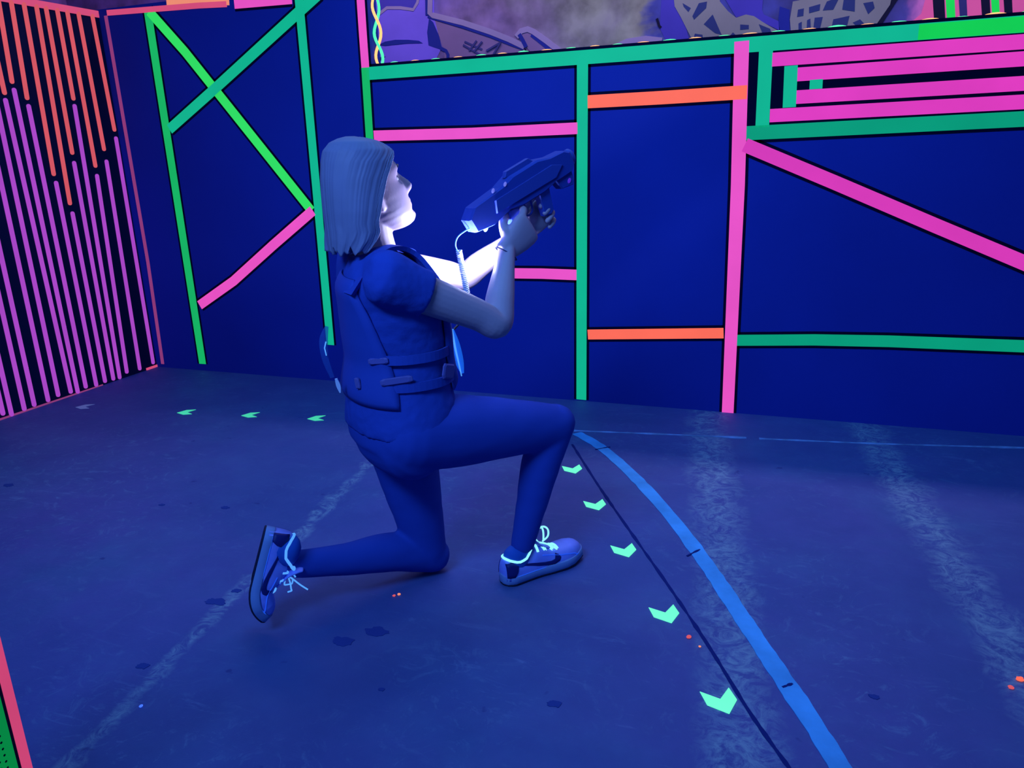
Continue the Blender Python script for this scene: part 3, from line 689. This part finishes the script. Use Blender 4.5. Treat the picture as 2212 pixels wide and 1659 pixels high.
for z in (.635, .70):
    for sx in (-1, 1):
        a_ = [PI-1.05+.1, .80] if sx > 0 else [PI+1.05-.1, 2*PI-.80]
        g = Geo(); rg = []
        for i in range(15):
            a = a_[0]+(a_[1]-a_[0])*i/14; p = torso_pt(z, a, .012); q = torso_pt(z, a, .017)
            rg.append([p+V((0, 0, -.011)), q+V((0, 0, -.011)), q+V((0, 0, .011)), p+V((0, 0, .011))])
        g.loft(rg); st = link('waist_strap', g.build('ws'), M['vest'], vest)
# worn grey buckles and patches on the side straps
def patch(z, a, w, h, m, name, tilt=0., off=.019):
    g = Geo(); rings = []
    n_ = torso_pt(z, a, off+.01)-torso_pt(z, a, off); n_.z = 0; n_.normalize(); s_ = V((-n_.y, n_.x, 0)); u_ = UZ
    c = torso_pt(z, a, off); ct, st_ = math.cos(tilt), math.sin(tilt); e1 = s_*ct+u_*st_; e2 = u_*ct-s_*st_
    for f_, o_ in ((1, 0), (1, .004), (.8, .006)):
        rings.append([c+n_*o_+e1*w/2*f_*x+e2*h/2*f_*y for x, y in ((-1, -.6), (-.8, -1), (.8, -1), (1, -.6), (1, .6), (.8, 1), (-.8, 1), (-1, .6))])
    g.loft(rings); return link(name, g.build(name), m, vest)
def pp(x, y, c):                          # survey point in the player's frame, on the upright plane x = c
    r_ = ray(x, y); Rt = V((.8, -.6, 0)); Fd = V((.6, .8, 0)); o_ = P0+Rt*c
    t = (o_-O).dot(Rt)/r_.dot(Rt); p = O+r_*t-P0; return V((c, p.dot(Fd), p.z))
patch(.655, PI*.66, .075, .016, M['vestgrey'], 'strap_buckle', .12)
patch(.700, PI*.74, .050, .014, M['vestgrey'], 'strap_buckle', .10)
patch(.655, PI*.34, .045, .036, M['vestgrey'], 'side_patch', -.3)
patch(.640, PI*.90, .014, .026, M['vestgrey'], 'strap_buckle', .2, .026)
def ribbon(pts, ws, th, m, name, par, side):
    g = Geo(); q = catmull([tuple(p)+(w,) for p, w in zip(pts, ws)], 5); s = V(side).normalized()
    P = [V(p[:3]) for p in q]; rings = []
    for i, p in enumerate(P):
        t = (P[min(i+1, len(P)-1)]-P[max(i-1, 0)]).normalized(); a = (s-t*s.dot(t)).normalized(); b = t.cross(a); w = q[i][3]
        rings.append([p-a*w/2-b*th/2, p+a*w/2-b*th/2, p+a*w/2+b*th/2, p-a*w/2+b*th/2])
    g.loft(rings); return link(name, g.build(name), m, par, False)
# clear plastic flaps hanging at the vest's front and back
ribbon([pp(976, 712, .03), pp(984, 745, .03), pp(992, 780, .03), pp(999, 806, .03)], [.010, .022, .022, .008], .004, M['plastic'], 'front_plastic_flap', vest, (.4, .9, 0))
ribbon([pp(976, 711, .035), pp(983, 750, .035), pp(991, 785, .035), pp(997, 812, .035)], [.005, .005, .004, .003], .004, M['lace2'], 'front_flap_glow', vest, (.4, .9, 0))  # glowing line painted as light caught along the flap
ribbon([pp(706, 705, -.04), pp(699, 735, -.04), pp(703, 775, -.04), pp(718, 815, -.04)], [.008, .020, .016, .010], .004, M['plasticb'], 'back_plastic_flap', vest, (.4, .9, 0))
ribbon([pp(726, 818, 0), pp(731, 833, 0), pp(735, 848, 0)], [.006, .010, .003], .004, M['cable'], 'back_glint', vest, (.4, .9, 0))  # pale sliver shaped as a glint of light behind the back
tube([pp(704, 738, -.03), pp(701, 752, -.03), pp(705, 768, -.03)], .0015, M['lace2'], 'back_flap_glow', vest, 6)  # glowing line painted as the plastic's reflection

# ---- hair: shoulder length, straight, hanging from a tipped back head
HR = [(1.192, -.128, .010, .010, 0), (1.188, -.126, .030, .028, 0), (1.180, -.120, .055, .050, 6), (1.162, -.112, .080, .068, 30), (1.138, -.106, .091, .079, 60), (1.10, -.106, .095, .086, 76), (1.06, -.108, .094, .089, 84),
      (1.03, -.112, .090, .089, 86), (1.005, -.115, .086, .087, 88), (.985, -.118, .083, .085, 84), (.965, -.122, .079, .083, 88), (.942, -.128, .072, .078, 98)]
def hair_pt(t, s, off=0.):
    f = t*(len(HR)-1); i = min(int(f), len(HR)-2); f -= i
    z, yc, hd, hw, ph = [a+(b-a)*f for a, b in zip(HR[i], HR[i+1])]
    ph = math.radians(max(ph, .5)); a = PI+s*(PI-ph)
    gr = .0024*noise.noise(V((s*12, t*1.0, 3)))+.0009*noise.noise(V((s*32, t*.8, 9)))
    gr *= min(1, t*3); r_ = 1
    flare = .010*max(0, t-.75)*noise.noise(V((s*7, 0, 4)))*4
    zz = z+(.022*noise.noise(V((s*9, 2, 1)))*max(0, t-.8)*5 if t > .8 else 0)
    return V(((hw+off+gr+flare)*math.sin(a), yc+(hd+off+gr+flare)*math.cos(a), zz))
g = Geo(); NT, NS = 60, 260
for L in (0, 1):
    for i in range(NT+1):
        for j in range(NS+1):
            s = 2*j/NS-1; t = i/NT; e = min(1, (1-abs(s))*14)
            g.v.append(hair_pt(t, s, 0 if L == 0 else -.010*e*min(1, t*4)-.001))
N_ = (NT+1)*(NS+1); ix = lambda L, i, j: L*N_+i*(NS+1)+j
for i in range(NT):
    for j in range(NS):
        g.f.append((ix(0, i, j), ix(0, i, j+1), ix(0, i+1, j+1), ix(0, i+1, j))); g.f.append((ix(1, i, j), ix(1, i+1, j), ix(1, i+1, j+1), ix(1, i, j+1)))
    for j in (0, NS): g.f.append((ix(0, i, j), ix(0, i+1, j), ix(1, i+1, j), ix(1, i, j)))
for j in range(NS): g.f.append((ix(0, NT, j), ix(0, NT, j+1), ix(1, NT, j+1), ix(1, NT, j)))
random.seed(3)
for k_ in range(34):                     # loose locks
    s0 = random.uniform(-.99, .99); t0 = random.uniform(.05, .45); t1 = random.uniform(.8, 1.0)
    s0 = random.choice((-1, 1))*random.uniform(.93, .995)
    path = []
    for i in range(14):
        t = t0+(t1-t0)*i/13; p = hair_pt(t, max(-1, min(1, s0+.01*math.sin(i*.4+k_))), -.0002); path.append(tuple(p)+(.0016*(1-.6*i/13), .0016*(1-.6*i/13)))
    g.limb(path, n=5, k=2, round_ends=False)
hair = link('hair', g.build('hair'), M['hair'], person, True)

# thin band on the right wrist
tube([WR_R-(WR_R-EL_R).normalized()*.012+(FY*math.cos(a)*.026+LX*math.sin(a)*.024+UZ*(-math.cos(a)*.018)) for a in [2*PI*k_/20 for k_ in range(21)]], .0016, M['strap'], 'wristband', person, 6)

# ---- shoes
SW = [(0, .020, .070), (.006, .027, .074), (.02, .032, .074), (.05, .034, .066), (.08, .034, .070), (.10, .035, .084), (.125, .037, .080), (.15, .041, .066), (.18, .0455, .060), (.205, .046, .058), (.23, .042, .056), (.25, .033, .051), (.262, .025, .044), (.268, .015, .036)]
def make_shoe(frame, spring, name, loops, lace_m, lace_r=.0022):
    def sp(p):
        x, y, z = p; d = y-.145
        if d <= 0: return frame @ V(p)
        th = spring*d; return frame @ V((x, .145+math.sin(th)/spring-z*math.sin(th), z*math.cos(th)+(1-math.cos(th))/spring))
    def sw(y): return lerp_tab([(a, b, c) for a, b, c in SW], y)
    root = None
    g = Geo(); n = 32; rings = []
    ys = [.000+.267*(i/44) for i in range(45)]
    for y in ys:
        w, h = sw(y); z0 = .016; ring = []
        for j in range(n):
            a = 2*PI*j/n; c, s = math.cos(a), math.sin(a)
            x = w*math.copysign(abs(c)**.72, c); z = z0+(h-z0)*(abs(s)**.85 if s > 0 else 0)-(.004 if s < -.3 else 0)
            ring.append(sp((x, y, z)))
        rings.append(ring)
    g.loft(rings); root = link('shoe', g.build('shoe'), M['shoe'], person, True)
    def slabsole(z0, z1, ex, m, nm):
        g = Geo(); rings = []
        for z, e in ((z0, ex-.003), (z0+.002, ex), (z1-.002, ex), (z1, ex-.002)):
            pts = []
            yy = [-.004+.276*(.5-.5*math.cos(PI*i/30)) for i in range(31)]
            wf = lambda y: lerp_tab([(-.004, .008), (.002, .022), (.02, .0325), (.06, .033), (.10, .034), (.15, .042), (.19, .0475), (.215, .046), (.24, .037), (.26, .028), (.268, .018), (.272, .009)], y)[0]+e
            pts = [sp((wf(y), y, z)) for y in yy]+[sp((-wf(y), y, z)) for y in reversed(yy)]
            rings.append(pts)
        g.loft(rings); return link(nm, g.build(nm), m, root, True)
    slabsole(.004, .028, .002, M['sole'], 'sole'); slabsole(0, .005, .0015, M['outsole'], 'outsole')
    def sx(y, z, o=.001):
        w, h = sw(y); q = min(1, max(0, (z-.016)/(h-.016)))**(1/.85); return w*max(0, 1-q*q)**.36+o
    def sidepatch(poly, m, nm, o=.0012, sides=(1, -1)):
        for sd in sides:
            bm = bmesh.new(); vs = [bm.verts.new((0, y, z)) for y, z in poly]; f = bm.faces.new(vs); bmesh.ops.triangulate(bm, faces=[f])
            bmesh.ops.subdivide_edges(bm, edges=bm.edges, cuts=3, use_grid_fill=True)
            for v in bm.verts: y, z = v.co.y, v.co.z; v.co = sp((sd*sx(y, z, o), y, z))
            me = bpy.data.meshes.new(nm); bm.to_mesh(me); bm.free(); ob = link(nm, me, m, root, True)
            md = ob.modifiers.new('t', 'SOLIDIFY'); md.thickness = .0012; md.offset = 0
    sidepatch([(.030, .056), (.07, .046), (.10, .037), (.130, .030), (.150, .029), (.166, .034), (.173, .043), (.168, .051), (.158, .056), (.160, .049), (.152, .043), (.140, .0405), (.120, .042), (.09, .048), (.06, .054)], M['shoedark'], 'swoosh_mark')
    sidepatch([(.0005, .026), (.020, .026), (.030, .040), (.036, .060), (.018, .068), (.0005, .066)], M['shoedark'], 'heel_panel', .0018)
    for sd in (1, -1):
        tube([sp((sd*sx(y, .026, .001), y, .0262)) for y in [.01+.235*i/24 for i in range(25)]], .0011, M['seam'], 'sole_seam', root, 6)
        tube([sp((sd*sx(y, z, .001), y, z)) for y, z in catmull([(.115, .062), (.14, .056), (.17, .048), (.20, .042), (.225, .034), (.235, .026)], 4)], .0011, M['seam'], 'toe_seam', root, 6)
    # collar lining, tongue
    col = []
    for i in range(29):
        a = 2*PI*i/28; y = .050-.046*math.cos(a)*1.0; x = .030*math.sin(a); f = (1-math.cos(a))/2
        z = lerp_tab([(0, .078), (.12, .073), (.35, .066), (.6, .070), (.85, .090), (1.0, .100)], f)[0]
        if abs(math.sin(a)) > .2: x = math.copysign(min(abs(x), .031), x)
        col.append(sp((x*1.04, y, z)))
    tube(col, .0036, lace_m, 'collar_lining', root, 8)
    g = Geo(); g.limb([tuple(sp((0, .048, .050)))+(.030, .044), tuple(sp((0, .048, .074)))+(.030, .042)], ref=tuple(frame.to_3x3() @ LX), n=20, k=3)
    link('sock', g.build('sock'), M['sock'], root, True)
    g = Geo(); g.limb([tuple(sp((0, .150, .068)))+(.018, .004), tuple(sp((0, .115, .088)))+(.020, .005), tuple(sp((0, .098, .108)))+(.021, .005), tuple(sp((0, .094, .120)))+(.016, .004)], ref=tuple(frame.to_3x3() @ LX), n=14, k=4)
    link('tongue', g.build('tongue'), M['shoe'], root, True)
    for i, y in enumerate((.108, .122, .136, .150, .164, .177)):
        w, h = sw(y); hw = .021-.0007*i
        tube([sp((hw*q, y+.004*q*(1 if i % 2 else -1), h*(1-.0)+.004-.010*q*q)) for q in [-1.15+2.3*k_/10 for k_ in range(11)]], [lace_r*1.25]*11, lace_m, 'lace_row', root, 8)
    for j, lp in enumerate(loops):
        tube([sp(V(p[:3])) for p in catmull(lp, 5)], lace_r*.9, lace_m, 'lace_loop', root, 8)
    return root
fr = Matrix.Translation((.086, .172, .002)) @ Matrix.Rotation(math.radians(1.5), 4, 'Z')
make_shoe(fr, 1.6, 'shoe', [[(0, .118, .090), (.010, .104, .112), (.012, .112, .134), (.012, .132, .138), (.010, .150, .122), (.006, .152, .100), (0, .136, .086)],
                       [(0, .120, .090), (-.012, .108, .112), (-.016, .122, .130), (-.012, .146, .118), (0, .140, .088)],
                       [(0, .120, .088), (.016, .128, .090), (.024, .150, .078), (.026, .170, .062)]], M['lace'], .0030)
bt = pp(560, 1155, -.055); tp = pp(527, 1285, -.055)
yd = V((0, (tp-bt).y, (tp-bt).z)).normalized(); zd = V((0, -yd.z, yd.y))
if zd.y < 0: zd = -zd
zd = (zd*.95+V((.33, 0, 0))).normalized(); bt = bt+V((0, .022, 0))
# shoe frame: y from heel down to toe, z toward the shin (upper side), x to her right
yd2 = yd; zd2 = zd; xd2 = yd2.cross(zd2)
fl_ = Matrix(((xd2.x, yd2.x, zd2.x, -.09), (xd2.y, yd2.y, zd2.y, bt.y), (xd2.z, yd2.z, zd2.z, bt.z-.002), (0, 0, 0, 1)))
k_s = 1 if xd2.x > 0 else -1
make_shoe(fl_ @ Matrix.Scale(.955, 4), 8.2, 'shoe', [[(0, .118, .090), (.012, .120, .104), (.020, .128, .124), (.024, .136, .146)], [(0, .120, .090), (.014, .134, .100), (.022, .156, .106), (.026, .172, .096)],
                          [(0, .120, .092), (-.014, .130, .104), (-.020, .150, .104), (-.008, .150, .088), (0, .128, .084)], [(k_s*.0, .118, .092), (.010, .108, .100), (.014, .112, .108)]], M['lace2'], .0022)

# ---- laser tag gun
GO_ = V((.015, .308, 1.054)); GA_ = math.radians(24)
gun = empty('laser_tag_gun', P0, -math.radians(36.87))
tag(gun, 'dark blue laser tag gun held up in both hands', 'laser gun')
def gq(u, v, x=0.): return V((GO_.x+x, GO_.y+u*math.cos(GA_)-v*math.sin(GA_), GO_.z+u*math.sin(GA_)+v*math.cos(GA_)))
def gprism(poly, hw, m, name, par=None, bev=.006, x0=0.):
    cu = sum(p[0] for p in poly)/len(poly); cv = sum(p[1] for p in poly)/len(poly); g = Geo(); rings = []
    for x, f in ((-hw, 1), (-hw+bev, 0), (hw-bev, 0), (hw, 1)):
        ring = []
        for u, v in poly:
            d = V((cu-u, cv-v)); d = d.normalized()*min(bev, d.length*.5)*f; ring.append(gq(u+d.x, v+d.y, x+x0))
        rings.append(ring)
    g.loft(rings); return link(name, g.build(name), m, par or gun)
gprism([(-.17, -.030), (-.175, .005), (-.15, .026), (-.06, .034), (-.02, .046), (.07, .046), (.11, .034), (.155, .030), (.170, .020), (.174, -.012), (.160, -.026), (.10, -.028), (.06, -.036), (-.02, -.036), (-.06, -.026), (-.12, -.038)], .025, M['gun'], 'gun_body')
gprism([(-.10, -.014), (-.09, .016), (.10, .018), (.13, .004), (.10, -.016)], .004, M['gun2'], 'side_panel', None, .002, .0265)
gprism([(-.03, .046), (-.02, .058), (.055, .058), (.065, .046)], .008, M['gun2'], 'top_sight', None, .002)
gprism([(-.055, -.026), (-.018, -.034), (-.034, -.115), (-.046, -.124), (-.078, -.112), (-.072, -.080)], .015, M['gun'], 'pistol_grip', None, .005)
gprism([(.043, -.028), (.080, -.026), (.068, -.095), (.056, -.102), (.036, -.095)], .014, M['gun'], 'front_grip', None, .005)
gprism([(-.010, -.034), (-.002, -.036), (-.001, -.052), (-.008, -.062), (-.012, -.060), (-.008, -.050)], .004, M['gun2'], 'trigger', None, .001)
tube([gq(u, v) for u, v in catmull([(-.022, -.055), (-.004, -.072), (.014, -.066), (.020, -.036)], 4)], .003, M['gun'], 'trigger_guard', gun, 6)
tube([gq(.166, .003), gq(.180, .003), gq(.183, .003)], [.021, .021, .018], M['gun2'], 'muzzle', gun, 20)
tube([gq(.1825, .003), gq(.1835, .003)], [.014, .014], M['outsole'], 'muzzle_lens', gun, 20)
def led(p, r, m, name):
    bm = bmesh.new(); bmesh.ops.create_uvsphere(bm, u_segments=14, v_segments=10, radius=r); me = bpy.data.meshes.new(name); bm.to_mesh(me); bm.free()
    o = link(name, me, m, gun, True); o.location = p; o.scale = (.5, .8, 1.2); o.rotation_euler = (-.4, 0, 0); return o
led(pp(1065, 412, .041), .0052, M['led'], 'side_light'); led(pp(1091, 398, .041), .0052, M['led'], 'side_light'); gprism([(.098, -.024), (.160, -.022), (.158, -.052), (.150, -.062), (.112, -.056)], .017, M['gun'], 'sensor_housing', None, .004); led(gq(.140, -.046, .0175), .0060, M['led2'], 'muzzle_light')
# cable from the gun to the vest: thin lead, then a coil
pa = [pp(1021, 470, .015), pp(1027, 487, .015), pp(1008, 497, .015), pp(989, 512, .015), pp(984, 530, .015), pp(990, 545, .015)]
tube([V(p) for p in catmull([tuple(p) for p in pa], 6)], .0018, M['lace2'], 'thin_lead', gun, 6)  # glowing material stands in for light on the thin lead
c0, c1 = pp(991, 541, .015), pp(1009, 634, .015); ax = (c1-c0); Lc = ax.length; ax.normalize(); e1 = ax.orthogonal().normalized(); e2 = ax.cross(e1)
turns = 24; coil = [c0+ax*Lc*i/(turns*12)+e1*.0062*math.cos(2*PI*i/12)+e2*.0062*math.sin(2*PI*i/12) for i in range(turns*12+1)]
tube(coil, .0019, M['cable'], 'coiled_cable', gun, 6)
tube([V(p) for p in catmull([tuple(c1), tuple(c1+V((-.02, -.01, -.03))), (-.02, .15, .74), (0, .085, .70)], 6)], .003, M['cabled'], 'vest_lead', gun, 8)
lamp = led(gq(-.13, -.040, 0), .008, M['lace'], 'added_gun_glow')  # glowing lens added to the gun to go with the added fill light
#==LIGHTS==
def area(name, loc, rot, size, col, p, sy=None):
    l = bpy.data.lights.new(name, 'AREA'); l.shape = 'RECTANGLE'; l.size = size; l.size_y = sy or size; l.color = col; l.energy = p
    o = bpy.data.objects.new(name, l); C.objects.link(o); o.location = loc; o.rotation_euler = rot; return o
w = bpy.data.worlds.new('hall_air'); sc.world = w; w.use_nodes = True
w.node_tree.nodes['Background'].inputs[0].default_value = (.09, .30, 1, 1); w.node_tree.nodes['Background'].inputs[1].default_value = .29
area('blacklight_tube_key', (-.9, 2.6, 2.9), (0, 0, 0), 1.4, (.12, .50, 1), 21, .5)
area('near_fill', (-1.0, -.5, 2.5), (math.radians(62), 0, math.radians(0)), 1.2, (.17, .42, 1), 26, .4).data.spread = math.radians(100)  # added fill behind the camera, brightens the player and upright surfaces
area('mural_lamp', (-1.2, 4.3, 3.6), (math.radians(35), 0, 0), 6, (.92, .74, 1), 120, .4)
pl = bpy.data.lights.new('chin_arm_fill', 'SPOT'); pl.color = (.62, .66, 1); pl.energy = 18; pl.shadow_soft_size = .012; pl.spot_size = math.radians(172); pl.spot_blend = .25  # added light between the arms, whitens chin and far arm
po = bpy.data.objects.new('chin_arm_fill', pl); C.objects.link(po); po.parent = gun; po.location = (.035, .170, .900)
po.rotation_euler = V((-.55, -.10, .55)).to_track_quat('-Z', 'Y').to_euler()
pl2 = bpy.data.lights.new('arm_rim_fill', 'POINT'); pl2.color = (.62, .66, 1); pl2.energy = .7; pl2.shadow_soft_size = .01  # added weak light for a bright rim on the near arm
po2 = bpy.data.objects.new('arm_rim_fill', pl2); C.objects.link(po2); po2.parent = gun; po2.location = (.045, .175, .895)
sc.view_settings.view_transform = 'Standard'; sc.view_settings.look = 'None'; sc.view_settings.gamma = 1; sc.view_settings.exposure = 0
